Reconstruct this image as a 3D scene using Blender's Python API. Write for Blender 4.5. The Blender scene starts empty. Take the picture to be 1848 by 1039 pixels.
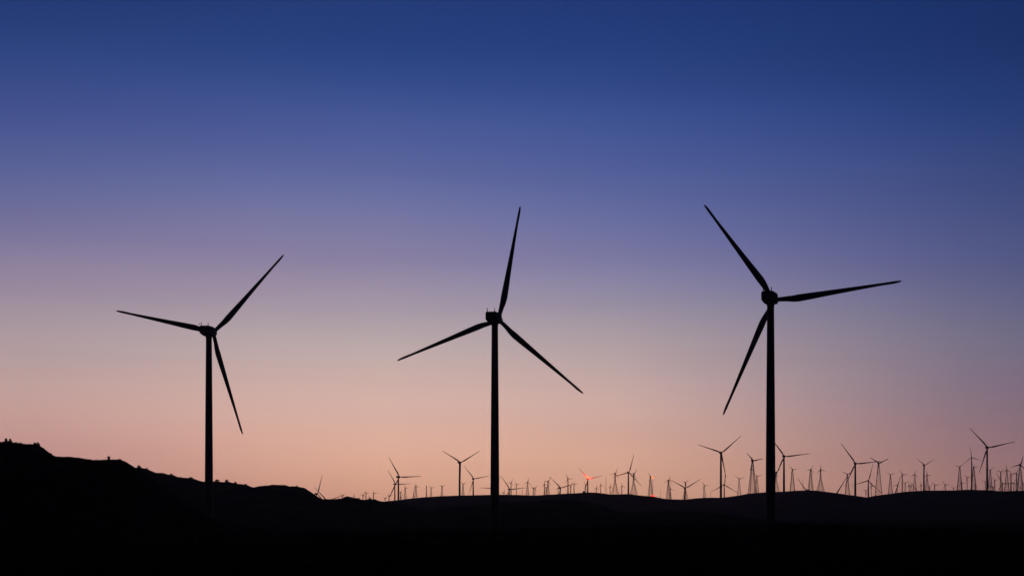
import bpy, math, random
from mathutils import Vector, Matrix, noise
random.seed(7)
R = math.radians
S = bpy.context.scene
COL = S.collection

# ------------------------------------------------------------------ camera
W_PX, H_PX = 1848.0, 1039.0          # pixel frame of the photograph
FPX, HORIZON, CAM_Z = 2567.0, 930.0, 3.0
cam = bpy.data.cameras.new('camera')
cam.sensor_width = 36.0
cam.lens = 36.0 * FPX / W_PX
cam.shift_y = (HORIZON - H_PX / 2) / W_PX
cam.clip_start, cam.clip_end = 0.5, 40000.0
cam_o = bpy.data.objects.new('camera', cam)
cam_o.location = (0, 0, CAM_Z)
cam_o.rotation_euler = (R(90), 0, 0)
COL.objects.link(cam_o)
S.camera = cam_o

S.view_settings.view_transform = 'Standard'
S.view_settings.look = 'None'
S.view_settings.exposure = 0.0
S.view_settings.gamma = 1.0

# ------------------------------------------------------------------ sky: dusk, sun already below the horizon ahead
def lin(c):
    return tuple(((v / 255) / 12.92 if v / 255 <= 0.04045 else ((v / 255 + 0.055) / 1.055) ** 2.4) for v in c)

SKY = [  # azimuth column (photo x), then (photo y, sRGB)
    (60, [(0, (34, 57, 116)), (100, (48, 71, 132)), (200, (68, 84, 146)), (300, (90, 100, 153)), (380, (112, 113, 157)), (440, (133, 123, 160)), (500, (154, 139, 163)), (560, (168, 152, 164)), (620, (184, 162, 166)), (680, (199, 169, 165)), (760, (214, 167, 158)), (810, (206, 156, 147)), (930, (174, 126, 120))]),
    (620, [(0, (35, 60, 120)), (100, (40, 68, 131)), (200, (69, 89, 152)), (300, (94, 105, 162)), (400, (126, 126, 168)), (470, (144, 132, 165)), (520, (163, 149, 170)), (600, (190, 177, 177)), (680, (218, 185, 177)), (760, (241, 195, 177)), (840, (245, 186, 157)), (890, (224, 165, 138)), (930, (209, 150, 125))]),
    (1150, [(0, (32, 57, 120)), (100, (38, 65, 127)), (200, (59, 82, 148)), (300, (79, 95, 156)), (400, (105, 111, 163)), (500, (137, 133, 170)), (560, (163, 153, 168)), (640, (193, 172, 171)), (720, (218, 183, 175)), (800, (235, 185, 161)), (880, (229, 174, 144)), (930, (216, 161, 133))]),
    (1680, [(0, (25, 49, 105)), (100, (32, 56, 113)), (200, (42, 66, 128)), (300, (63, 80, 137)), (400, (80, 89, 141)), (480, (95, 98, 145)), (560, (120, 116, 145)), (640, (139, 127, 143)), (720, (150, 127, 141)), (800, (170, 131, 132)), (880, (175, 129, 120)), (930, (168, 123, 114))]),
    (1830, [(0, (24, 47, 101)), (100, (29, 52, 105)), (200, (38, 61, 118)), (300, (55, 72, 125)), (400, (71, 82, 130)), (500, (88, 93, 134)), (600, (112, 109, 135)), (700, (129, 111, 130)), (800, (150, 117, 124)), (880, (162, 120, 115)), (930, (155, 114, 109))]),
]
world = bpy.data.worlds.new('World')
S.world = world
world.use_nodes = True
nt = world.node_tree
nt.nodes.clear()
def node(kind, **kw):
    n = nt.nodes.new(kind)
    for k, v in kw.items():
        setattr(n, k, v)
    return n
def math_node(op, a, b=None):
    n = node('ShaderNodeMath', operation=op)
    for i, v in enumerate((a, b)):
        if v is None: continue
        if isinstance(v, (int, float)): n.inputs[i].default_value = v
        else: nt.links.new(v, n.inputs[i])
    return n.outputs[0]
tc = node('ShaderNodeTexCoord')
sep = node('ShaderNodeSeparateXYZ')
nt.links.new(tc.outputs['Generated'], sep.inputs[0])
dx, dy, dz = sep.outputs
hyp = math_node('SQRT', math_node('ADD', math_node('MULTIPLY', dx, dx), math_node('MULTIPLY', dy, dy)))
tan_el = math_node('DIVIDE', dz, math_node('MAXIMUM', hyp, 1e-4))
az = math_node('ARCTAN2', dx, dy)
TMAX = 0.6
t_el = math_node('DIVIDE', tan_el, TMAX)
def az_of(x): return math.atan((x - W_PX / 2) / FPX)
def along(pairs, v, f):
    if v <= pairs[0][0]: return f(pairs[0][1])
    for (a, p), (b, q) in zip(pairs, pairs[1:]):
        if v <= b: return [m + (n - m) * (v - a) / (b - a) for m, n in zip(f(p), f(q))]
    return f(pairs[-1][1])
def sky_raw(x, y): return along(SKY, x, lambda st: along(st, y, list))
def sky_col(x, y):
    """the table above, smoothed both ways"""
    acc, tot = [0, 0, 0], 0
    for i in range(-3, 4):
        for j in range(-3, 4):
            w = math.exp(-(i * i + j * j) / 4.0)
            c = sky_raw(x + i * 75, min(max(y + j * 20, 2 * 0), 930))
            tot += w; acc = [a + w * v for a, v in zip(acc, c)]
    return [a / tot for a in acc]
def ramp(x):
    n = node('ShaderNodeValToRGB')
    cr = n.color_ramp
    cr.interpolation = 'LINEAR'
    c = math.cos(az_of(x))
    pts = []
    for k in range(28):
        y = 930 * (1 - k / 27)
        pts.append(((HORIZON - y) / FPX * c / TMAX, lin(sky_col(x, y))))
    pts.append((0.42 / TMAX, (0.005, 0.02, 0.10)))
    pts.append((0.50 / TMAX, (0.003, 0.010, 0.05)))
    pts.append((1.0, (0.001, 0.003, 0.014)))
    while len(cr.elements) < len(pts): cr.elements.new(0.5)
    for i, (p, col) in enumerate(pts):
        cr.elements[i].position = min(max(p, 0), 1)
        cr.elements[i].color = (*col, 1)
    nt.links.new(t_el, n.inputs[0])
    return n.outputs[0]
def mix(fac, a, b):
    n = node('ShaderNodeMix', data_type='RGBA')
    nt.links.new(fac, n.inputs[0]); nt.links.new(a, n.inputs[6]); nt.links.new(b, n.inputs[7])
    return n.outputs[2]
def map_range(v, a, b, smooth=True):
    n = node('ShaderNodeMapRange', interpolation_type='SMOOTHSTEP' if smooth else 'LINEAR')
    nt.links.new(v, n.inputs[0])
    n.inputs[1].default_value, n.inputs[2].default_value = a, b
    n.inputs[3].default_value, n.inputs[4].default_value = 0.0, 1.0
    return n.outputs[0]
XS = [-150, 60, 270, 480, 690, 900, 1110, 1320, 1480, 1620, 1740, 1850, 2050]
acc = ramp(XS[0])
for a, b in zip(XS, XS[1:]):
    acc = mix(map_range(az, az_of(a), az_of(b), False), acc, ramp(b))
night = node('ShaderNodeRGB'); night.outputs[0].default_value = (0.0012, 0.0018, 0.0042, 1)
acc = mix(map_range(math_node('ABSOLUTE', az), R(24), R(62)), acc, night.outputs[0])   # the twilight glow lies ahead only
# faint level streaks of thin haze in the glow
cv = node('ShaderNodeCombineXYZ')
nt.links.new(math_node('MULTIPLY', az, 2.2), cv.inputs[0]); nt.links.new(math_node('MULTIPLY', tan_el, 26.0), cv.inputs[1])
sn = node('ShaderNodeTexNoise'); sn.inputs['Scale'].default_value = 1.0; sn.inputs['Detail'].default_value = 3.0
nt.links.new(cv.outputs[0], sn.inputs['Vector'])
veil = node('ShaderNodeMix', data_type='RGBA', blend_type='MULTIPLY')
vfac = math_node('MULTIPLY', map_range(sn.outputs['Fac'], 0.40, 0.75), 0.30)
nt.links.new(vfac, veil.inputs[0]); nt.links.new(acc, veil.inputs[6]); veil.inputs[7].default_value = (0.88, 0.82, 0.90, 1)
acc = veil.outputs[2]
bg = node('ShaderNodeBackground')
bg.inputs[1].default_value = 1.0
nt.links.new(acc, bg.inputs[0])
out = node('ShaderNodeOutputWorld')
nt.links.new(bg.outputs[0], out.inputs[0])

# ------------------------------------------------------------------ materials
def material(name, base, rough=0.6, metal=0.0, noise_scale=1.0, vary=0.25, bump=0.0, spec=0.2):
    m = bpy.data.materials.new(name); m.use_nodes = True
    t = m.node_tree; b = t.nodes['Principled BSDF']
    b.inputs['Roughness'].default_value = rough
    b.inputs['Metallic'].default_value = metal
    b.inputs['Specular IOR Level'].default_value = spec
    co = t.nodes.new('ShaderNodeTexCoord')
    n = t.nodes.new('ShaderNodeTexNoise'); n.inputs['Scale'].default_value = noise_scale; n.inputs['Detail'].default_value = 6
    t.links.new(co.outputs['Object'], n.inputs['Vector'])
    r = t.nodes.new('ShaderNodeValToRGB')
    r.color_ramp.elements[0].position, r.color_ramp.elements[1].position = 0.3, 0.7
    r.color_ramp.elements[0].color = (*[c * (1 - vary) for c in base], 1)
    r.color_ramp.elements[1].color = (*[c * (1 + vary) for c in base], 1)
    t.links.new(n.outputs['Fac'], r.inputs[0]); t.links.new(r.outputs[0], b.inputs['Base Color'])
    if bump:
        bp = t.nodes.new('ShaderNodeBump'); bp.inputs['Strength'].default_value = bump; bp.inputs['Distance'].default_value = 0.3
        t.links.new(n.outputs['Fac'], bp.inputs['Height']); t.links.new(bp.outputs[0], b.inputs['Normal'])
    return m
def emitter(name, col, strength):
    m = bpy.data.materials.new(name); m.use_nodes = True
    b = m.node_tree.nodes['Principled BSDF']
    b.inputs['Base Color'].default_value = (*col, 1)
    b.inputs['Emission Color'].default_value = (*col, 1)
    b.inputs['Emission Strength'].default_value = strength
    return m
M_STEEL = material('weathered tower paint', (0.30, 0.30, 0.30), 0.75, 0, 0.5, 0.12)
M_BLADE = material('weathered blade paint', (0.30, 0.30, 0.31), 0.7, 0, 2.0, 0.1)
M_GALV = material('dull galvanised steel', (0.16, 0.165, 0.17), 0.7, 0.0, 2.0, 0.2)
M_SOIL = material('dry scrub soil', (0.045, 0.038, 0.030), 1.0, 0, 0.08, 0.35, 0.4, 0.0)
M_LEAF = material('desert shrub leaves', (0.045, 0.055, 0.030), 0.9, 0, 3.0, 0.4, 0, 0.0)
M_WOOD = material('shrub bark', (0.06, 0.045, 0.035), 0.95, 0, 4.0, 0.3)
M_RED = emitter('red beacon lens', (1.0, 0.09, 0.015), 6.0)
M_REDLOW = emitter('red lamp lens', (1.0, 0.05, 0.03), 2.0)
M_ORANGE = emitter('orange lamp lens', (1.0, 0.20, 0.03), 2.2)

# ------------------------------------------------------------------ mesh helpers
class MB:
    def __init__(s): s.v, s.f = [], []
    def rings(s, rings, cap=True):
        base = len(s.v); n = len(rings[0])
        for r in rings: s.v += [tuple(p) for p in r]
        for k in range(len(rings) - 1):
            for i in range(n):
                a = base + k * n + i; b = base + k * n + (i + 1) % n
                s.f.append((a, b, b + n, a + n))
        if cap:
            s.f.append(tuple(base + i for i in reversed(range(n))))
            s.f.append(tuple(base + (len(rings) - 1) * n + i for i in range(n)))
    def tube(s, p0, p1, r0, r1=None, n=6):
        p0, p1 = Vector(p0), Vector(p1); r1 = r0 if r1 is None else r1
        d = (p1 - p0).normalized()
        u = d.orthogonal().normalized(); w = d.cross(u)
        s.rings([[p + (u * math.cos(a) + w * math.sin(a)) * r for a in (2 * math.pi * i / n for i in range(n))] for p, r in ((p0, r0), (p1, r1))])
    def lathe(s, prof, n=24, axis='z'):
        rr = []
        for r, h in prof:
            ring = []
            for i in range(n):
                a = 2 * math.pi * i / n
                p = (r * math.cos(a), r * math.sin(a), h)
                ring.append(p if axis == 'z' else (p[0], p[2], -p[1]))
            rr.append(ring)
        s.rings(rr)
    def box(s, c, d):
        x, y, z = c; a, b, h = d[0] / 2, d[1] / 2, d[2] / 2
        s.rings([[(x - a, y - b, zz), (x + a, y - b, zz), (x + a, y + b, zz), (x - a, y + b, zz)] for zz in (z - h, z + h)])
    def sphere(s, c, r, n=10):
        c = Vector(c)
        s.rings([[c + Vector((math.sin(t) * math.cos(a), math.sin(t) * math.sin(a), math.cos(t))) * r for a in (2 * math.pi * i / n for i in range(n))]
                 for t in (math.pi * (k + 0.15) / 6.3 for k in range(7))])
    def mesh(s, name, mat, smooth=False):
        m = bpy.data.meshes.new(name); m.from_pydata(s.v, [], s.f); m.materials.append(mat); m.update()
        if smooth:
            for p in m.polygons: p.use_smooth = True
            if hasattr(m, 'set_sharp_from_angle'): m.set_sharp_from_angle(angle=R(40))
        return m
def link(name, data, parent=None, loc=(0, 0, 0), rot=(0, 0, 0), scale=(1, 1, 1)):
    o = bpy.data.objects.new(name, data); COL.objects.link(o)
    o.parent = parent; o.location = loc; o.rotation_euler = rot; o.scale = scale
    return o
def tag(o, label, cat, group=None):
    o['label'] = label; o['category'] = cat
    if group: o['group'] = group
    return o
def copy_tree(o, parent=None):
    c = o.copy(); COL.objects.link(c); c.parent = parent
    for ch in list(o.children): copy_tree(ch, c)
    return c
def px_x(x, d): return (x - W_PX / 2) / FPX * d
def px_z(y, d): return CAM_Z + (HORIZON - y) / FPX * d

# ------------------------------------------------------------------ terrain
def interp(pts, x):
    if x <= pts[0][0]: return pts[0][1]
    for (a, ya), (b, yb) in zip(pts, pts[1:]):
        if x <= b: return ya + (yb - ya) * (x - a) / (b - a)
    return pts[-1][1]
def sstep(t):
    t = min(max(t, 0), 1); return t * t * (3 - 2 * t)
def fbm(x, y, sc, oct=4):
    return noise.fractal(Vector((x / sc, y / sc, 3.7)), 0.9, 2.1, oct)

class Hill:
    """A ridge: crest height follows a profile along x at distance d, falling off in front and behind."""
    def __init__(s, prof, d, front, back, floor=-1.0, back_floor=None, rough=0.3, rsc=8.0, fine=(0.0, 1.0)):
        s.p, s.d, s.fr, s.bk, s.floor = prof, d, front, back, floor
        s.bf = floor if back_floor is None else back_floor
        s.rough, s.rsc, s.fine = rough, rsc, fine
    def crest(s, x): return px_z(interp(s.p, x / s.d * FPX + W_PX / 2), s.d)
    def z(s, x, y):
        c = s.crest(x * (1 if y < s.d else s.d / y * 0.5 + 0.5))
        if y <= s.d:
            t = 1 - sstep((s.d - y) / s.fr) if s.fr else 1
            h = s.floor + (c - s.floor) * t
        else:
            t = sstep((y - s.d) / s.bk)
            h = c + (s.bf - c) * t
        e = min(1, abs(y - s.d) / (0.15 * s.fr))
        return h + s.rough * fbm(x, y, s.rsc) * (0.35 + 0.65 * e) - 0.15 * s.rough + (s.fine[0] * (abs(fbm(x, y, s.fine[1], 2)) - 0.45) if s.fine[0] else 0)
    def build(s, name, x0, x1, nx, ny_f, ny_b, y_end=None):
        m = MB(); ys = [s.d - s.fr * (1 - (k / ny_f)) ** 1.4 for k in range(ny_f)] + [s.d + s.bk * (k / ny_b) ** 1.4 for k in range(ny_b + 1)]
        if y_end: ys.append(y_end)
        for y in ys:
            for i in range(nx + 1):
                x = x0 + (x1 - x0) * i / nx
                m.v.append((x, y, s.z(x, y)))
        n = nx + 1
        for k in range(len(ys) - 1):
            for i in range(nx):
                m.f.append((k * n + i, k * n + i + 1, (k + 1) * n + i + 1, (k + 1) * n + i))
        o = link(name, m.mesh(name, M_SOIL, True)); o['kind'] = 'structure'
        return o

P_NEAR_LEFT = [(-900, 830), (-300, 806), (-100, 802), (0, 798), (10, 797), (30, 799), (50, 801.5), (66, 801), (70, 803), (76, 809), (85, 816), (97, 821), (112, 823.5), (125, 825),
    (135, 825.5), (142, 825.5), (150, 827), (165, 829), (180, 830.3), (195, 830.5), (203, 829), (218, 828.8), (224, 831), (232, 836), (240, 841), (252, 847), (266, 857), (286, 874), (300, 884), (320, 897),
    (345, 914), (364, 927), (390, 942), (430, 952), (600, 962)]
P_MID_LEFT = [(-400, 812), (0, 818), (150, 826), (240, 842), (262, 845), (280, 852), (295, 852.5), (305, 857), (312, 856), (320, 860), (335, 861), (350, 862.5), (358, 866),
    (367, 868.5), (383, 868.5), (395, 868), (420, 870), (432, 872.5), (447, 875), (458, 878.8), (466, 879), (480, 875.8), (500, 874.6), (515, 874), (521, 876.2), (537, 876.5), (548, 878.8),
    (557.6, 885), (567, 891.6), (576, 898), (587, 899.6), (611, 900.2), (620, 898.5), (629, 896.8), (640, 897.8), (648, 898.8), (657, 902), (668, 900.2), (681.5, 901.6), (695, 904.7),
    (705, 904.6), (740, 911), (779, 919.5), (830, 930), (900, 940)]
P_MID = [(560, 940), (700, 928), (779, 919.5), (814, 913.5), (859, 910), (906, 906.3), (971, 903.8), (1005, 901.5), (1023, 900.2), (1043, 902.2), (1073, 908.5), (1100, 917), (1111, 921.7), (1135, 924.6),
    (1160, 922.4), (1183, 920.7), (1224, 920.7), (1275, 922.7), (1306, 926.8), (1347, 933), (1378, 939), (1420, 947)]
P_FAR = [(-700, 905), (300, 910), (650, 907), (700, 904.5), (708, 903.3), (724, 902), (751, 898.4), (770, 896.6), (798, 894.7), (829, 893.5), (883, 892.3), (901, 892), (937, 892.5), (967, 893.5), (991, 892),
    (1012, 890.8), (1038, 889.4), (1059, 888), (1070, 888.2), (1080, 889), (1099, 892), (1115, 891.6), (1133, 890.8), (1142, 892.5), (1155, 893.9), (1171, 895), (1188, 899), (1202, 900.4), (1235, 901),
    (1255, 898.5), (1273, 897.5), (1300, 897.5), (1321, 895), (1335, 893), (1350, 890), (1381, 887.5), (1420, 886), (1437, 884.8), (1454, 884.4), (1462, 885.2), (1488, 888.6), (1497, 891.3), (1515, 892.6),
    (1527, 895.6), (1535, 896.4), (1542, 900.2), (1556, 906), (1580, 914), (1640, 925), (1800, 932)]
P_FAR_RIGHT = [(1440, 930), (1500, 914), (1530, 906), (1545, 901.2), (1562, 897.4), (1582, 893.3), (1614, 889.3), (1634, 886.6), (1661, 884.8), (1688, 884.5), (1716, 884.4), (1734, 883.2), (1750, 883.4),
    (1766, 884.3), (1782, 888), (1796, 887.6), (1815, 885.6), (1848, 884.7), (2000, 883), (2800, 890)]
P_NEAR_RIGHT = [(600, 964), (900, 958), (1150, 950), (1300, 947), (1399, 946), (1440, 948), (1470, 948), (1500, 948.5), (1546, 951), (1564, 955), (1590, 954), (1608, 955), (1645, 955), (1683, 957), (1716, 955), (1749, 957),
    (1771, 963), (1815, 968), (1848, 984), (1950, 1005), (2200, 1030)]

ground = MB()
gx = [-5000, -3000, -2000, -1000] + [-700 + 35 * i for i in range(41)] + [1000, 2000, 3000, 5000]
gy = [-300, -60, 0] + [20 + 12 * i for i in range(45)] + [600 + 60 * i for i in range(25)] + [2400, 3200, 4000, 5400]
for y in gy:
    for x in gx:
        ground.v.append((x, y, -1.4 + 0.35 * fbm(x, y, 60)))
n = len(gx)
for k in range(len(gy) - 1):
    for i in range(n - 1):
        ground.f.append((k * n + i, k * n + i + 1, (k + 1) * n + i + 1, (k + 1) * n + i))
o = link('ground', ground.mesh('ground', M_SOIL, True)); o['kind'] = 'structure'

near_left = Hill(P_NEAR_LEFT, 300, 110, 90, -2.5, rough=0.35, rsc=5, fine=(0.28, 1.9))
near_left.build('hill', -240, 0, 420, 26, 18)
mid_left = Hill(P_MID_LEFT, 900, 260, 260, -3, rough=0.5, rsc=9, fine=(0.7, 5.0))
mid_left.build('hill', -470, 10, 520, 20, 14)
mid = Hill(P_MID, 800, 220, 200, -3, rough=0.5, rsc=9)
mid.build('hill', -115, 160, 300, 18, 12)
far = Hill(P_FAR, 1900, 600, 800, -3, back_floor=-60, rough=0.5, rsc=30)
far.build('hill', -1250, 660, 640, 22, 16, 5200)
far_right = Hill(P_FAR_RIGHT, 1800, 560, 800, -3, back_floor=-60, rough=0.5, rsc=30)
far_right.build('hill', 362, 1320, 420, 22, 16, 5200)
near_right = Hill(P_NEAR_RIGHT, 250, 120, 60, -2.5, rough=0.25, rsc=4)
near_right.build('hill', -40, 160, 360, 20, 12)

# ------------------------------------------------------------------ turbine parts (built once)
def blade_mesh(name, root, cmax, ctip, twist, thick=0.2):
    m = MB(); rings = []
    st = [(0.02, root, 1.0, 0), (0.05, root, 1.0, 0), (0.10, root * 1.15, 0.75, .5), (0.15, cmax * 0.88, 0.38, 1), (0.20, cmax, 0.27, 1), (0.28, cmax * 0.93, 0.23, 1), (0.40, cmax * 0.78, 0.2, 1),
          (0.55, cmax * 0.62, 0.18, 1), (0.70, cmax * 0.48, 0.17, 1), (0.84, cmax * 0.36, 0.16, 1), (0.94, ctip * 1.15, 0.15, 1), (0.985, ctip * 0.8, 0.14, 1), (1.0, ctip * 0.25, 0.14, 1)]
    for r, c, th, foil in st:
        a = R(twist * (1 - r) ** 1.6 + 3)
        ring = []
        for i in range(14):
            t = 2 * math.pi * i / 14
            x = 0.5 * c * math.cos(t); y = 0.5 * c * th * math.sin(t) * (1 - foil * 0.45 * (1 + math.cos(t)) / 2 * 1.2)
            x += foil * 0.2 * c                                   # trailing edge drawn out behind the pitch axis
            ring.append((x * math.cos(a) - y * math.sin(a), x * math.sin(a) + y * math.cos(a) + 0.012 * r * r, r))
        rings.append(ring)
    m.rings(rings)
    return m.mesh(name, M_BLADE, True)
BLADE = blade_mesh('blade', 0.036, 0.058, 0.018, 15)
BLADE_SLIM = blade_mesh('slim blade', 0.07, 0.13, 0.075, 8)

m = MB(); m.lathe([(1.40, -0.02), (1.40, 0.003), (1.30, 0.0031), (1.22, 0.33), (1.235, 0.3301), (1.235, 0.333), (1.215, 0.3331), (1.07, 0.66), (1.085, 0.6601), (1.085, 0.663), (1.065, 0.6631), (0.90, 0.985), (0.98, 0.986), (0.98, 1.0)], 28)
TOWER = m.mesh('tower', M_STEEL, True)

def nacelle_mesh():
    m = MB(); rings = []
    for y, w, z0, z1 in ((-4.35, 1.25, -0.75, 1.05), (-4.2, 1.48, -0.98, 1.28), (-3.9, 1.58, -1.08, 1.36), (-1.6, 1.62, -1.42, 1.42), (0.8, 1.62, -1.5, 1.40), (2.0, 1.5, -1.36, 1.26), (2.6, 1.25, -1.1, 1.05), (2.75, 1.05, -0.95, 0.95)):
        ring = []; cr = 0.38
        for cx, cz, a0 in ((w - cr, z1 - cr, 0), (-w + cr, z1 - cr, 90), (-w + cr, z0 + cr, 180), (w - cr, z0 + cr, 270)):
            for k in range(5):
                a = R(a0 + 22.5 * k); ring.append((cx + cr * math.cos(a), y, cz + cr * math.sin(a)))
        rings.append(list(reversed(ring)))
    m.rings(rings)
    return m.mesh('nacelle', M_STEEL, True)
NACELLE = nacelle_mesh()
m = MB(); m.lathe([(0.9, 2.7), (1.08, 3.1), (1.15, 3.8), (1.08, 4.4), (0.85, 5.0), (0.5, 5.35), (0.1, 5.45)], 24, 'y')
HUB = m.mesh('hub', M_STEEL, True)
m = MB(); m.tube((0, 0, -0.1), (0, 0, 1.0), 0.13, 0.09, 8); m.sphere((0, 0, 1.0), 0.12, 8)
ROD = m.mesh('lightning rod', M_GALV)
m = MB(); m.tube((0, 0, -0.1), (0, 0, 0.5), 0.04); m.tube((0, 0, 0.45), (-0.55, 0, 0.45), 0.035); m.sphere((-0.55, 0, 0.55), 0.17, 10); m.tube((-0.55, 0, 0.4), (-0.55, 0, 0.72), 0.04)
VANE = m.mesh('anemometer', M_GALV)

# lattice towers, one unit high
def lattice_mesh(name, base, top, bays, leg, brace, waist=None):
    m = MB()
    def half(z):
        if waist and z > waist[0]: return waist[1] + (top - waist[1]) * (z - waist[0]) / (1 - waist[0])
        if waist: return base + (waist[1] - base) * z / waist[0]
        return base + (top - base) * z
    zs = [1 - (1 - k / bays) ** 1.0 for k in range(bays + 1)]
    cs = ((-1, -1), (1, -1), (1, 1), (-1, 1))
    P = lambda c, z: (c[0] * half(z), c[1] * half(z), z)
    for c in cs:
        z_list = [-0.03] + ([waist[0]] if waist else []) + [1.0]
        for a, b in zip(z_list, z_list[1:]): m.tube(P(c, a), P(c, b), leg, leg * 0.9, 6)
    for a, b in zip(zs, zs[1:]):
        for k in range(4):
            c, d = cs[k], cs[(k + 1) % 4]
            m.tube(P(c, a), P(d, b), brace, None, 4); m.tube(P(d, a), P(c, b), brace, None, 4)
            m.tube(P(c, b), P(d, b), brace, None, 4)
    return m.mesh(name, M_GALV)
LATTICE = {
    'slim': lattice_mesh('slim lattice tower', 0.036, 0.013, 8, 0.0105, 0.0045),
    'mid': lattice_mesh('tapered lattice tower', 0.105, 0.014, 9, 0.0085, 0.0034),
    'flare': lattice_mesh('flared lattice tower', 0.150, 0.016, 9, 0.0075, 0.0032, (0.62, 0.026)),
}
m = MB(); m.lathe([(0.028, -0.03), (0.026, 0.3), (0.02, 0.9), (0.018, 1.0)], 12); POLE = m.mesh('pole tower', M_GALV, True)
m = MB(); m.lathe([(0.009, -0.03), (0.008, 0.5), (0.006, 1.0)], 8)
for a in (30, 150, 270):
    for z in (0.5, 0.92):
        m.tube((0, 0, z), (0.14 * math.cos(R(a)), 0.14 * math.sin(R(a)), -0.02), 0.0014, None, 4)
MAST = m.mesh('guyed mast', M_GALV, True)
m = MB(); m.rings([[(x * w, y, z) for x, z in ((-1, -0.42), (1, -0.42), (1, 0.3), (0.6, 0.45), (-0.6, 0.45), (-1, 0.3))] for y, w in ((-1.6, 0.32), (-1.3, 0.5), (0.9, 0.5), (1.25, 0.36))]); m.lathe([(0.34, 1.25), (0.42, 1.5), (0.38, 1.95), (0.12, 2.3)], 12, 'y')
NAC_SMALL = m.mesh('small nacelle', M_STEEL, True)

def blade_angles(a0, yaw, az_):
    """image angle of the first blade -> rotation about the rotor axis of the three blades"""
    c = math.cos(yaw - az_)
    a = math.atan2(math.sin(R(a0)), math.cos(R(a0)) / max(c, 0.3))
    return [math.pi / 2 - (a + k * 2 * math.pi / 3) for k in range(3)]

def proto_tubular():
    r = link('wind_turbine', None)
    link('tower', TOWER, r)
    nc = link('nacelle', NACELLE, r)
    for x, y in ((-1.15, -3.6), (0.95, -3.3)): link('lightning_rod', ROD, nc, (x, y, 1.35))
    link('hub', HUB, r)
    for k in range(3): link('blade', BLADE, r)
    return r
def proto_lattice(kind):
    r = link('lattice_turbine' if kind != 'pole' else 'pole_turbine', None)
    link('tower', POLE if kind == 'pole' else LATTICE[kind], r)
    link('nacelle', NAC_SMALL, r)
    for k in range(3): link('blade', BLADE_SLIM, r)
    return r
def base_name(o): return o.name.split('.')[0]
def pose_tubular(r, x, y, z0, hub_z, rot_r, a0, yaw, tilt=0.0, fat=1.0):
    s = rot_r / 33.0; h = hub_z - z0; az_ = math.atan2(x, y)
    r.location = (x, y, z0); r.rotation_euler = (0, 0, -yaw)
    ang = blade_angles(a0, yaw, az_); k = 0
    for c in r.children:
        b = base_name(c)
        if b == 'tower': c.scale = (s * fat, s * fat, h - 1.35 * s)
        elif b in ('nacelle', 'hub'): c.location = (0, 0, h); c.scale = (s, s, s)
        elif b == 'blade':
            c.location = (0, 4.0 * s * 0.95, h); c.scale = (rot_r, rot_r, rot_r); c.rotation_euler = (0, ang[k], 0); k += 1
def pose_lattice(r, x, y, z0, hub_z, rot_r, a0, yaw):
    h = hub_z - z0; s = max(rot_r / 7.0, 0.75); az_ = math.atan2(x, y)
    r.location = (x, y, z0); r.rotation_euler = (0, 0, -yaw)
    ang = blade_angles(a0, yaw, az_); k = 0
    for c in r.children:
        b = base_name(c)
        if b == 'tower': c.scale = (h - 0.35 * s,) * 3
        elif b == 'nacelle': c.location = (0, 0, h); c.scale = (s * 1.35, s * 1.25, s * 1.5)
        elif b == 'blade':
            c.location = (0, 1.7 * s, h); c.scale = (rot_r,) * 3; c.rotation_euler = (0, ang[k], 0); k += 1

PROTO = {}
def make(kind):
    if kind not in PROTO:
        PROTO[kind] = proto_tubular() if kind == 'T' else proto_lattice(kind)
        return PROTO[kind]
    return copy_tree(PROTO[kind])

# ------------------------------------------------------------------ the three turbines in the foreground
G_BIG = 'large turbines in the foreground'
BIG = [  # tower x, hub y, rotor radius px, first blade angle, yaw, distance, label
    (377.0, 598, 192, 48.5, 8, 446, 'big foreground turbine rising behind the left hill slope, one blade pointing left'),
    (893.0, 574, 209, 79.5, 16, 400, 'big foreground turbine in the middle of the row, one blade pointing almost straight up'),
    (1390.7, 538, 227, 5.5, 23, 365, 'tallest big foreground turbine, rightmost of the row, one blade pointing level to the right'),
]
for i, (tx, hy, rp, a0, yw, d, lab) in enumerate(BIG):
    t = make('T')
    tag(t, lab, 'wind turbine', G_BIG)
    pose_tubular(t, px_x(tx, d), d, -1.5, px_z(hy, d), rp * d / FPX, a0, R(yw))
    if i == 0:
        nc = [c for c in t.children if base_name(c) == 'nacelle'][0]
        BIG_LEFT_NACELLE = nc

# ------------------------------------------------------------------ the wind farm on the far ridge
def ground_far(x, y):
    return max(far.z(x, y) if -1250 <= x <= 660 else -99, far_right.z(x, y) if 362 <= x <= 1320 else -99)
def crest_px(x): return min(interp(P_FAR, x), interp(P_FAR_RIGHT, x) if x > 1440 else 9999)
def far_spot(x, hy, base, want):
    """distance at which a tower of height >= want stands on the ground with its hub at the given place in the picture"""
    d0 = 1800 if x > 1545 else 1900
    off = 12 if base else 40
    while True:
        d = d0 + off
        wx, hz = px_x(x, d), px_z(hy, d)
        gz = ground_far(wx, d)
        if hz - gz >= want or off > 900: return wx, d, gz - 0.4, hz
        off += 15

G_T = 'tall tubular turbines on the far ridge'
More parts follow.
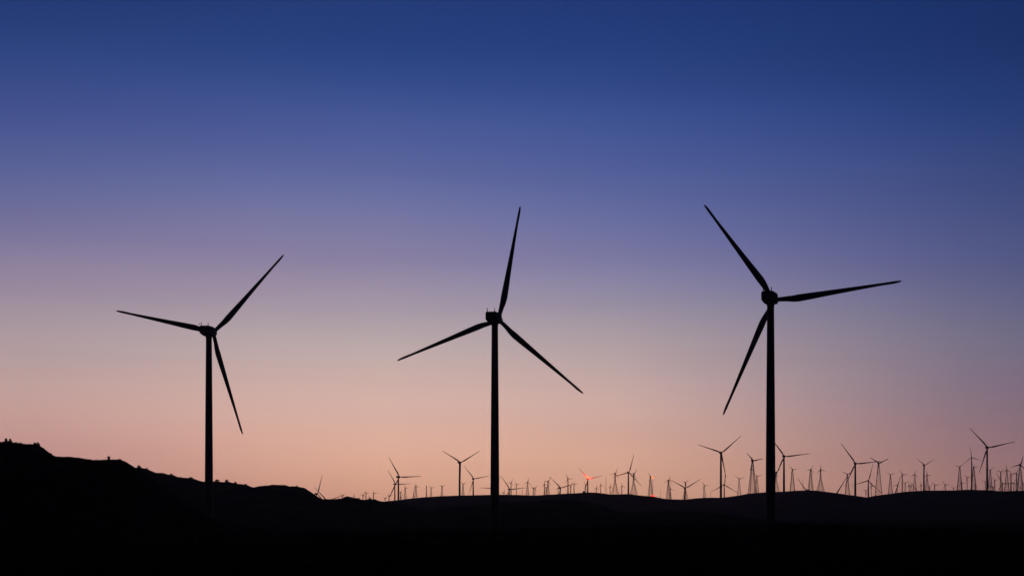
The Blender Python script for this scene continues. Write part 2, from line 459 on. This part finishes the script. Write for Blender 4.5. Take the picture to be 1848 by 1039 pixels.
# hub x, hub y, rotor px, first blade angle, yaw, label, landmark phrase (or None), fat
TUB = [
    (571, 890.5, 35, 76, 20, 'turbine half sunk behind the end of the left hill, one blade up', 'the half sunk turbine', 1),
    (588, 903, 36, 133, 20, 'turbine hidden behind the dip, only its two upper blades showing', None, 1),
    (712.5, 873, 30, 119, 20, 'shorter of the two overlapping turbines left of the middle foreground tower', None, 1),
    (719, 860, 42, 119, 20, 'taller of the two overlapping turbines left of the middle foreground tower', 'the pair of overlapping turbines', 1),
    (743, 903, 30, 82, 20, 'turbine sunk behind the ridge beside the overlapping pair, one blade tip upright', None, 1),
    (829.5, 834, 42, 147, 20, 'tall Y-bladed turbine standing well left of the middle foreground tower', 'the tall Y-bladed turbine', 1.15),
    (854, 863.3, 30, 128, 20, 'mid height turbine just left of the middle foreground tower', None, 1.1),
    (889, 881, 27, 176, 20, 'low turbine half hidden directly behind the middle foreground tower', None, 1),
    (919, 882.4, 31, 124, 20, 'low turbine just right of the middle foreground tower', 'the low turbine past the middle tower', 1.1),
    (1011, 879.7, 30, 136, 20, 'low broad turbine with spread blades, left of the red lit turbine', 'the low turbine before the red light', 1.1),
    (1060.7, 863.6, 28, 131, 20, 'turbine with a glowing red beacon on its nacelle', 'the red lit turbine', 1.1),
    (1134, 852, 34, 75, 22, 'tall turbine with one blade upright, right of the red lit one', 'the turbine with an upright blade', 1.15),
    (1236, 880.4, 33, 150, 20, 'low V-bladed turbine at the lowest dip of the far ridge', 'the low V-bladed turbine', 1.15),
    (1301, 816.5, 46, 160, 20, 'tall turbine left of the right foreground tower, highest hub beside it', 'the tall turbine before the right tower', 1.15),
    (1307, 874, 28, 88, 20, 'low turbine just right of a tall tower, one blade upright beside it', None, 1),
    (1414.8, 823, 46, 6, 20, 'tall turbine just right of the right foreground tower', 'the turbine just past the right tower', 1.1),
    (1506, 894, 41, 58, 20, 'turbine sunk behind the ridge, one lone blade slanting up right', None, 1),
    (1457, 889, 32, 124, 20, 'turbine sunk behind the ridge by the hut, lone blade slanting left', None, 1),
    (1543.5, 836, 45, 125, 20, 'tall turbine in the notch between the two right hand ridges', 'the turbine in the ridge notch', 1.15),
    (1567, 867, 31, 76, 20, 'shorter turbine just right of the ridge notch, one blade upright', 'the short turbine beside the ridge notch', 1.1),
    (1614, 893, 34, 73, 20, 'turbine sunk behind the right ridge, single blade standing nearly upright', None, 1),
    (1657, 889, 26, 126, 20, 'turbine sunk behind the ridge, blade slanting up left before the sharp Y', None, 1),
    (1667.4, 838.5, 22, 140, 52, 'slim turbine with a sharp still Y rotor on the right ridge', 'the slim sharp Y turbine', 1.7),
    (1753.5, 824.7, 20, 100, 20, 'slim tall turbine just left of the tallest ridge turbine at far right', 'the slim tall turbine at far right', 1.5),
    (1781.5, 807, 48, 131, 30, 'tallest turbine on the ridge at far right, sharp blades', 'the tallest ridge turbine', 1.0),
    (1809.4, 871.9, 24, 120, 20, 'low turbine on the ridge near the right edge of the picture', 'the low turbine near the right edge', 1.1),
]
for x, hy, rp, a0, yw, lab, lm, fat in TUB:
    base = crest_px(x)
    wx, d, gz, hz = far_spot(x, hy, base - hy > 12, 16 if base - hy > 12 else 32)
    t = make('T'); tag(t, lab, 'wind turbine', G_T)
    pose_tubular(t, wx, d, gz, hz, rp * d / FPX, a0, R(yw), fat=fat)
    if 'red beacon' in lab:
        RED_TURBINE = (t, hz - gz, rp * d / FPX / 33)

G_L = 'small lattice turbines on the far ridge'
G_P = 'small pole turbines on the far ridge'
# hub x, hub y, rotor px, kind
SMALL = [
    (618, 893.5, 4, 'pole'), (638, 895.5, 4, 'pole'), (655, 892.5, 4, 'slim'), (660.5, 889.5, 5, 'slim'), (674.4, 889.5, 5, 'slim'), (667, 898.4, 4, 'pole'), (694.7, 898.5, 4, 'pole'), (702, 894.5, 5, 'slim'),
    (722.8, 888, 5, 'slim'), (723.4, 897, 4, 'pole'), (731.4, 879.7, 5, 'mid'), (750.6, 877, 6, 'mid'), (778, 880, 6, 'mid'), (797.5, 877.3, 6, 'mid'), (835.5, 873, 7, 'mid'),
    (909, 888, 4, 'pole'), (922.2, 870.3, 7, 'slim'), (932, 873.7, 6, 'pole'), (952, 869.6, 8, 'mid'), (962.3, 880.2, 5, 'slim'), (965.3, 881, 5, 'slim'), (982.5, 873, 7, 'slim'), (985.5, 879.5, 5, 'slim'),
    (988.9, 868, 9, 'mid'), (1007.3, 880, 6, 'slim'), (1025, 863, 9, 'slim'), (1029.7, 876.4, 6, 'slim'), (1036, 874.3, 7, 'slim'), (1056.7, 874.3, 7, 'mid'), (1076.2, 880.3, 6, 'slim'), (1084, 875, 6, 'slim'),
    (1101, 877.7, 6, 'slim'), (1110, 854, 10, 'flare'), (1122.2, 876.8, 6, 'slim'), (1143.5, 854.5, 10, 'flare'), (1173.8, 860, 9, 'mid'), (1206.4, 866.2, 9, 'mid'), (1209.8, 881.7, 6, 'mid'), (1236.8, 870, 8, 'flare'),
    (1271, 875.8, 8, 'mid'), (1334, 863.7, 9, 'mid'), (1358, 830.6, 18, 'mid'), (1366, 859, 9, 'mid'), (1400.5, 851.5, 10, 'flare'), (1430, 846.8, 9, 'mid'), (1463, 846.8, 9, 'mid'), (1480.8, 846.8, 9, 'flare'),
    (1529.3, 855.6, 11, 'mid'), (1562.6, 885, 4, 'pole'), (1572.7, 876.5, 7, 'slim'), (1585.6, 835.2, 18, 'mid'), (1607, 856.3, 8, 'mid'), (1619.3, 875, 7, 'slim'), (1628.5, 855.9, 9, 'slim'), (1633.4, 871.4, 7, 'slim'),
    (1640.8, 875, 6, 'slim'), (1643.8, 877.3, 5, 'slim'), (1650.8, 855.6, 8, 'mid'), (1662.2, 874.4, 5, 'slim'), (1673, 856, 8, 'mid'), (1677.6, 877.8, 6, 'slim'), (1687, 875, 8, 'slim'), (1706, 874.4, 8, 'slim'),
    (1721, 880.5, 5, 'slim'), (1732, 842, 9, 'mid'), (1735, 871, 8, 'slim'), (1745.5, 861, 7, 'slim'), (1757.2, 842, 8, 'mid'), (1760, 874.5, 7, 'slim'), (1778.2, 868.5, 6, 'slim'), (1787, 848.3, 9, 'mid'),
    (1787.2, 876, 5, 'slim'), (1792.6, 878.6, 5, 'slim'), (1795.2, 865.8, 7, 'slim'), (1806, 851, 8, 'slim'), (1817, 847.6, 9, 'mid'), (1824.5, 855.7, 8, 'slim'), (1829.6, 871, 6, 'slim'), (1834.6, 853, 9, 'slim'),
    (1841, 838, 16, 'mid'), (1846.5, 872.5, 6, 'slim'), (1842.5, 880, 4, 'pole'),
]
MASTS = [(769.5, 875.5, 'mid'), (942.6, 876, 'guy'), (1093.5, 859.5, 'guy'), (1118.4, 881, 'guy'), (1178, 861.5, 'guy'), (1192, 881, 'guy'), (1282.5, 883, 'guy'), (1449, 862.3, 'guy')]
LMS = sorted([(x, lm) for x, hy, rp, a0, yw, lab, lm, fat in TUB if lm] +
             [(377, 'the left foreground tower'), (893, 'the middle foreground tower'), (1390, 'the right foreground tower'), (1178, 'the orange lit mast')])
ORD = ['first', 'second', 'third', 'fourth', 'fifth', 'sixth', 'seventh', 'eighth', 'ninth', 'tenth', 'eleventh', 'twelfth', 'thirteenth']
cells = {}
for s in sorted(SMALL):
    k = max(i for i, (lx, lm) in enumerate(LMS) if lx <= s[0])
    cells.setdefault(k, []).append(s)
LABELS = {}
for k, items in cells.items():
    lm = LMS[k][1]
    for j, s in enumerate(items):
        rise = crest_px(s[0]) - s[1]
        size = 'tiny' if rise < 12 else 'low' if rise < 20 else 'high' if rise > 33 else 'middling'
        form = {'pole': 'stubby pole', 'slim': 'thin lattice', 'mid': 'tapered lattice', 'flare': 'flared lattice'}[s[3]]
        if s[2] > 12: size = 'big-rotored'
        LABELS[s] = ('%s %s turbine, only small one right of %s' % (size, form, lm)) if len(items) == 1 else \
                    ('%s %s turbine, %s small one right of %s' % (size, form, ORD[j], lm))
for s in SMALL:
    x, hy, rp, kind = s
    rp = max(rp, 6.5)
    rise = crest_px(x) - hy
    wx, d, gz, hz = far_spot(x, hy, rise > 14, 13)
    t = make(kind); tag(t, LABELS[s], 'wind turbine', G_P if kind == 'pole' else G_L)
    a0 = {1358: 130, 1585.6: 145, 1841: 75, 835.5: 25}.get(x, random.uniform(0, 120))
    pose_lattice(t, wx, d, gz, hz, rp * d / FPX, a0, R(random.uniform(10, 32)))
    if kind == 'flare':
        ch = [c for c in t.children if base_name(c) == 'tower'][0]

MAST_LABEL = {769.5: 'bare lattice mast without a rotor, between the overlapping pair and the Y-bladed turbine', 942.6: 'thin bare mast on the ridge just right of the middle foreground tower', 1093.5: 'tall thin bare mast between the red lit turbine and the upright blade',
    1118.4: 'short bare mast close left of the turbine with an upright blade', 1178: 'thin mast carrying an orange lamp at its top', 1192: 'faint bare mast right of the orange lit mast',
    1282.5: 'short bare mast close left of the tall turbine before the right tower', 1449: 'bare mast beside the small hut right of the right foreground tower'}
mast_proto = None
def lamp_mesh(r, mat=M_ORANGE):
    m = MB(); m.sphere((0, 0, 0), r, 12); return m.mesh('lamp', mat, True)
for x, hy, kind in MASTS:
    wx, d, gz, hz = far_spot(x, hy, True, 12)
    h = hz - gz
    if kind == 'mid':
        o = link('lattice_mast', LATTICE['slim'], None, (wx, d, gz), (0, 0, 0.3), (h, h, h))
    elif x == 1178:
        o = link('lamp_mast', None, None, (wx, d, gz))
        link('mast', MAST, o, (0, 0, 0), (0, 0, 0), (h, h, h))
        link('lamp', lamp_mesh(1.25), o, (0, 0, h + 0.6))
    elif mast_proto is None:
        o = mast_proto = link('guyed_mast', MAST, None, (wx, d, gz), (0, 0, 0.2), (h, h, h))
    else:
        o = mast_proto.copy(); COL.objects.link(o); o.location = (wx, d, gz); o.scale = (h, h, h)
    tag(o, MAST_LABEL[x], 'mast', 'bare masts on the far ridge' if kind == 'guy' and x != 1178 else None)
# two lamps on low posts at the foot of that mast
m = MB(); m.tube((0, 0, -1.5), (0, 0, 1.6), 0.12, 0.1, 8); m.box((0, 0, -0.1), (0.5, 0.5, 0.25)); POST = m.mesh('post', M_GALV)
LAMP = lamp_mesh(1.15, M_REDLOW)
def lamp_post(x, y, lab):
    d = 1885
    gz = far.z(px_x(x, d), d)
    o = link('lamp_post', None, None, (px_x(x, d), d, gz)); tag(o, lab, 'lamp', 'red lamps at the foot of the mast')
    hz = max(px_z(y, d) - gz, 1.2)
    link('post', POST, o, (0, 0, 0), (0, 0, 0), (1, 1, hz / 1.6)); link('lamp', LAMP, o, (0, 0, hz))
lamp_post(1176.4, 894.4, 'left one of two glowing lamps low at the foot of the lit mast')
lamp_post(1180.2, 894.4, 'right one of two glowing lamps low at the foot of the lit mast')

# red beacon on the nacelle of one turbine
t, h, s = RED_TURBINE
m = MB(); m.sphere((0, 0, 0), 1.25, 12)
link('beacon', m.mesh('beacon', M_RED, True), t, (0, -2.0 * s, h + 2.0 * s + 0.8))
pl = bpy.data.lights.new('beacon_light', 'POINT'); pl.energy = 60000; pl.color = (1, 0.008, 0.006); pl.shadow_soft_size = 0.8
link('beacon_light', pl, t, (0, 1.8 * s, h + 3.6 * s))

# anemometer on the left foreground nacelle
link('anemometer', VANE, BIG_LEFT_NACELLE, (-1.2, -3.7, 1.35))

# ------------------------------------------------------------------ huts on the ridges
def hut(name, x, y, d, w, dep, h, lab, hill, cat='hut'):
    wx = px_x(x, d); gz = hill.z(wx, d)
    r = link(name, None, None, (wx, d, gz)); tag(r, lab, cat)
    m = MB(); m.box((0, 0, h / 2 - 0.4), (w, dep, h + 0.8)); link('body', m.mesh('body', M_STEEL), r)
    m = MB(); m.rings([[(sx * (w / 2 + 0.05 * h), sy * (dep / 2 + 0.05 * h), z) for sx, sy in ((-1, -1), (1, -1), (1, 1), (-1, 1))] for z in (h + 0.002, h + 0.1 * h)]); link('roof', m.mesh('roof', M_GALV), r)
    m = MB(); m.box((0.1 * w, -dep / 2 - 0.02 * h, h * 0.4), (w * 0.3, 0.04 * h, h * 0.72)); link('door', m.mesh('door', M_GALV), r)
hut('utility_box', 196.3, 825, 299, 0.46, 0.42, 0.72, 'small upright utility box on the crest of the near left hill', near_left, 'utility box')
m = MB(); m.tube((0, 0, -0.3), (0, 0, 0.85), 0.022, 0.016, 6); m.box((0, 0, 0.82), (0.1, 0.05, 0.05))
d = 299; o = link('marker_post', m.mesh('marker post', M_GALV), None, (px_x(189.8, d), d, near_left.z(px_x(189.8, d), d))); tag(o, 'thin marker post just left of the box on the near left hill', 'post')
hut('equipment_hut', 1457.5, 883, 1905, 5.2, 3.4, 1.7, 'low equipment hut on the far ridge right of the right foreground tower', far)
hut('equipment_hut', 1054, 886, 1905, 3.4, 3.0, 2.0, 'small equipment hut beside the red lit turbine', far)

# ------------------------------------------------------------------ shrubs on the crests
def shrub_meshes(seed):
    rnd = random.Random(seed); lm, st = MB(), MB()
    clumps = []
    for _ in range(15):
        z = rnd.choice((0.08, 0.15, 0.25, 0.4, 0.6, 0.8)); sp = 0.62 * (1 - z) ** 0.45
        clumps.append((Vector((rnd.uniform(-sp, sp) + 0.12 * (seed % 2 - 0.5), rnd.uniform(-sp, sp), z)), rnd.uniform(0.18, 0.28) + 0.10 * (1 - z)))
    for c, r in clumps:
        st.tube((c.x * 0.15, c.y * 0.15, -0.2), c, 0.035, 0.01, 5)
        for _ in range(70):
            v = Vector((rnd.gauss(0, 1), rnd.gauss(0, 1), rnd.gauss(0, 0.9))).normalized() * r * rnd.uniform(0.45, 1.1)
            p = c + v
            if p.z < 0: p.z = abs(p.z) * 0.4
            a = Vector((rnd.uniform(-1, 1), rnd.uniform(-1, 1), rnd.uniform(-1, 1))).normalized(); b = a.orthogonal().normalized()
            l, w = rnd.uniform(0.06, 0.13), rnd.uniform(0.03, 0.06)
            i = len(lm.v); lm.v += [tuple(p - a * l), tuple(p + b * w), tuple(p + a * l), tuple(p - b * w)]; lm.f.append((i, i + 1, i + 2, i + 3))
    return lm.mesh('foliage', M_LEAF), st.mesh('stem', M_WOOD)
SHRUBS = [shrub_meshes(k) for k in range(4)]
def shrub_protos():
    out = []
    for lmsh, stm in SHRUBS:
        r = link('shrub', None); link('foliage', lmsh, r); link('stem', stm, r); out.append([r, False])
    return out
SP = shrub_protos()
def shrub(k, x, top, w_px, hill, d, lab, group):
    p = SP[k % 4]
    r = p[0] if not p[1] else copy_tree(p[0]); p[1] = True
    wx = px_x(x, d); gz = hill.z(wx, d)
    h = max(px_z(top, d) - gz, 0.25); w = w_px * d / FPX
    r.location = (wx, d, gz - 0.05); r.rotation_euler = (0, 0, k * 1.3); r.scale = (w / 1.5, w / 1.5, h / 1.02)
    tag(r, lab, 'shrub', group)
GA, GB, GN = 'shrubs on the near left hill', 'shrubs on the second left hill', 'shrubs on the near right rise'
A = [(10.5, 790, 9, 'tallest rounded shrub on the near left hilltop'), (18.8, 790.5, 8, 'pointed shrub beside the tallest one on the near left hilltop'), (29, 797, 6, 'low shrub right of the tall pair on the near left hilltop'),
     (38, 798, 7, 'small rounded shrub alone on the flat part of the near left hilltop'), (63, 797.8, 8, 'spiky shrub at the drop of the near left hilltop, left of its neighbour'), (69, 797.2, 7, 'spiky shrub right at the edge of the near left hilltop'),
     (55, 800.3, 7, 'very low shrub before the edge of the near left hilltop'), (92, 816.5, 5, 'small shrub on the steep step below the near left hilltop'), (140, 824.3, 10, 'low broad shrub halfway along the near left ridge'), (163, 827.8, 7, 'low shrub left of the utility box, farther one'),
     (174, 828.3, 6, 'low shrub left of the utility box, nearer one'), (216, 827.2, 8, 'shrub on the last shoulder of the near left hill')]
for k, (x, t, w, lab) in enumerate(A): shrub(k, x, t, w, near_left, 299.5, lab, GA)
B = [(251, 838.8, 10, 'square topped shrub where the second left hill emerges'), (265, 843.5, 6, 'small shrub just right of the square topped one'), (309, 854, 8, 'shrub between the square topped one and the left foreground tower'),
     (344, 860.2, 10, 'broad low shrub close left of the left foreground tower'), (392, 864.4, 10, 'dome shaped shrub just right of the left foreground tower'), (410, 864.6, 9, 'second dome shaped shrub right of the left foreground tower'),
     (425, 868.6, 6, 'small shrub right of the two domes'), (443, 872.3, 8, 'low shrub above the dip of the second left hill'), (480, 875, 5, 'tiny shrub at the start of the flat hilltop'), (536, 875.4, 5, 'tiny shrub at the end of the flat hilltop'),
     (628, 894.8, 16, 'wide dark shrub on the low saddle right of the left hill'), (668, 899, 12, 'wide low shrub below the first small turbines'), (648, 897.4, 6, 'small shrub at the right end of the saddle')]
for k, (x, t, w, lab) in enumerate(B): shrub(k + 1, x, t, w, mid_left, 899, lab, GB)
N = [(1453, 941.5, 22, 'tallest shrub on the near right rise'), (1476, 945, 20, 'shrub leaning on the tallest one of the near right rise'), (1506, 944.5, 26, 'broad shrub in the middle of the near right rise'), (1540, 947.5, 28, 'wide flat shrub right of the middle of the rise'),
     (1584, 950, 20, 'rounded shrub below the slim sharp Y turbine side'), (1655, 952.5, 34, 'long flat shrub on the falling near right rise'), (1716, 951, 28, 'last raised shrub before the rise drops to the right')]
for k, (x, t, w, lab) in enumerate(N): shrub(k + 2, x, t, w, near_right, 249.5, lab, GN)

# ------------------------------------------------------------------ low scrub covering the ground in front, added to darken it by self-shading
rnd = random.Random(11); m = MB()
for _ in range(11000):
    y = 45 * (420 / 45) ** (rnd.random() ** 0.8); x = rnd.uniform(-0.55, 0.55) * (y + 20)
    z = max(-1.4, near_right.z(x, y) if -40 < x < 160 and 130 < y < 310 else -9, near_left.z(x, y) if -240 < x < 0 and 190 < y < 390 else -9)
    sz = rnd.uniform(0.3, 0.75)
    if x < -20 and 285 < y < 315:                     # wind-clipped scrub on the open crest, none around the box
        sz *= 0.6
        if -92 < x < -80: continue
    for _ in range(12):
        a = rnd.uniform(0, 2 * math.pi); r = rnd.uniform(0, 0.8) * sz; l = rnd.uniform(0.5, 1.0) * sz; t = rnd.uniform(0, 2 * math.pi); w = rnd.uniform(0.10, 0.2) * sz
        px, py = x + r * math.cos(a), y + r * math.sin(a)
        i = len(m.v); m.v += [(px - w * math.cos(t), py - w * math.sin(t), z - 0.3), (px + w * math.cos(t), py + w * math.sin(t), z - 0.3), (px + r * 0.6 * math.cos(a) + w * math.cos(t), py + r * 0.6 * math.sin(a) + w * math.sin(t), z + l * 0.6), (px + r * 0.8 * math.cos(a), py + r * 0.8 * math.sin(a), z + l * 0.9)]
        m.f.append((i, i + 1, i + 2, i + 3))
o = link('scrub', m.mesh('scrub', M_LEAF)); o['kind'] = 'stuff'

# ------------------------------------------------------------------ haze in the air
HAZE = 4.0e-5
hz = MB(); hz.box((0, 2550, 140), (10400, 5900, 410))
hm = bpy.data.materials.new('thin dusk haze'); hm.use_nodes = True
ht = hm.node_tree; ht.nodes.clear()
pv = ht.nodes.new('ShaderNodeVolumePrincipled'); pv.inputs['Color'].default_value = (0.8, 0.84, 0.95, 1); pv.inputs['Density'].default_value = HAZE; pv.inputs['Anisotropy'].default_value = 0.7
oo = ht.nodes.new('ShaderNodeOutputMaterial'); ht.links.new(pv.outputs[0], oo.inputs['Volume'])
o = link('haze', hz.mesh('haze', hm)); o['kind'] = 'stuff'
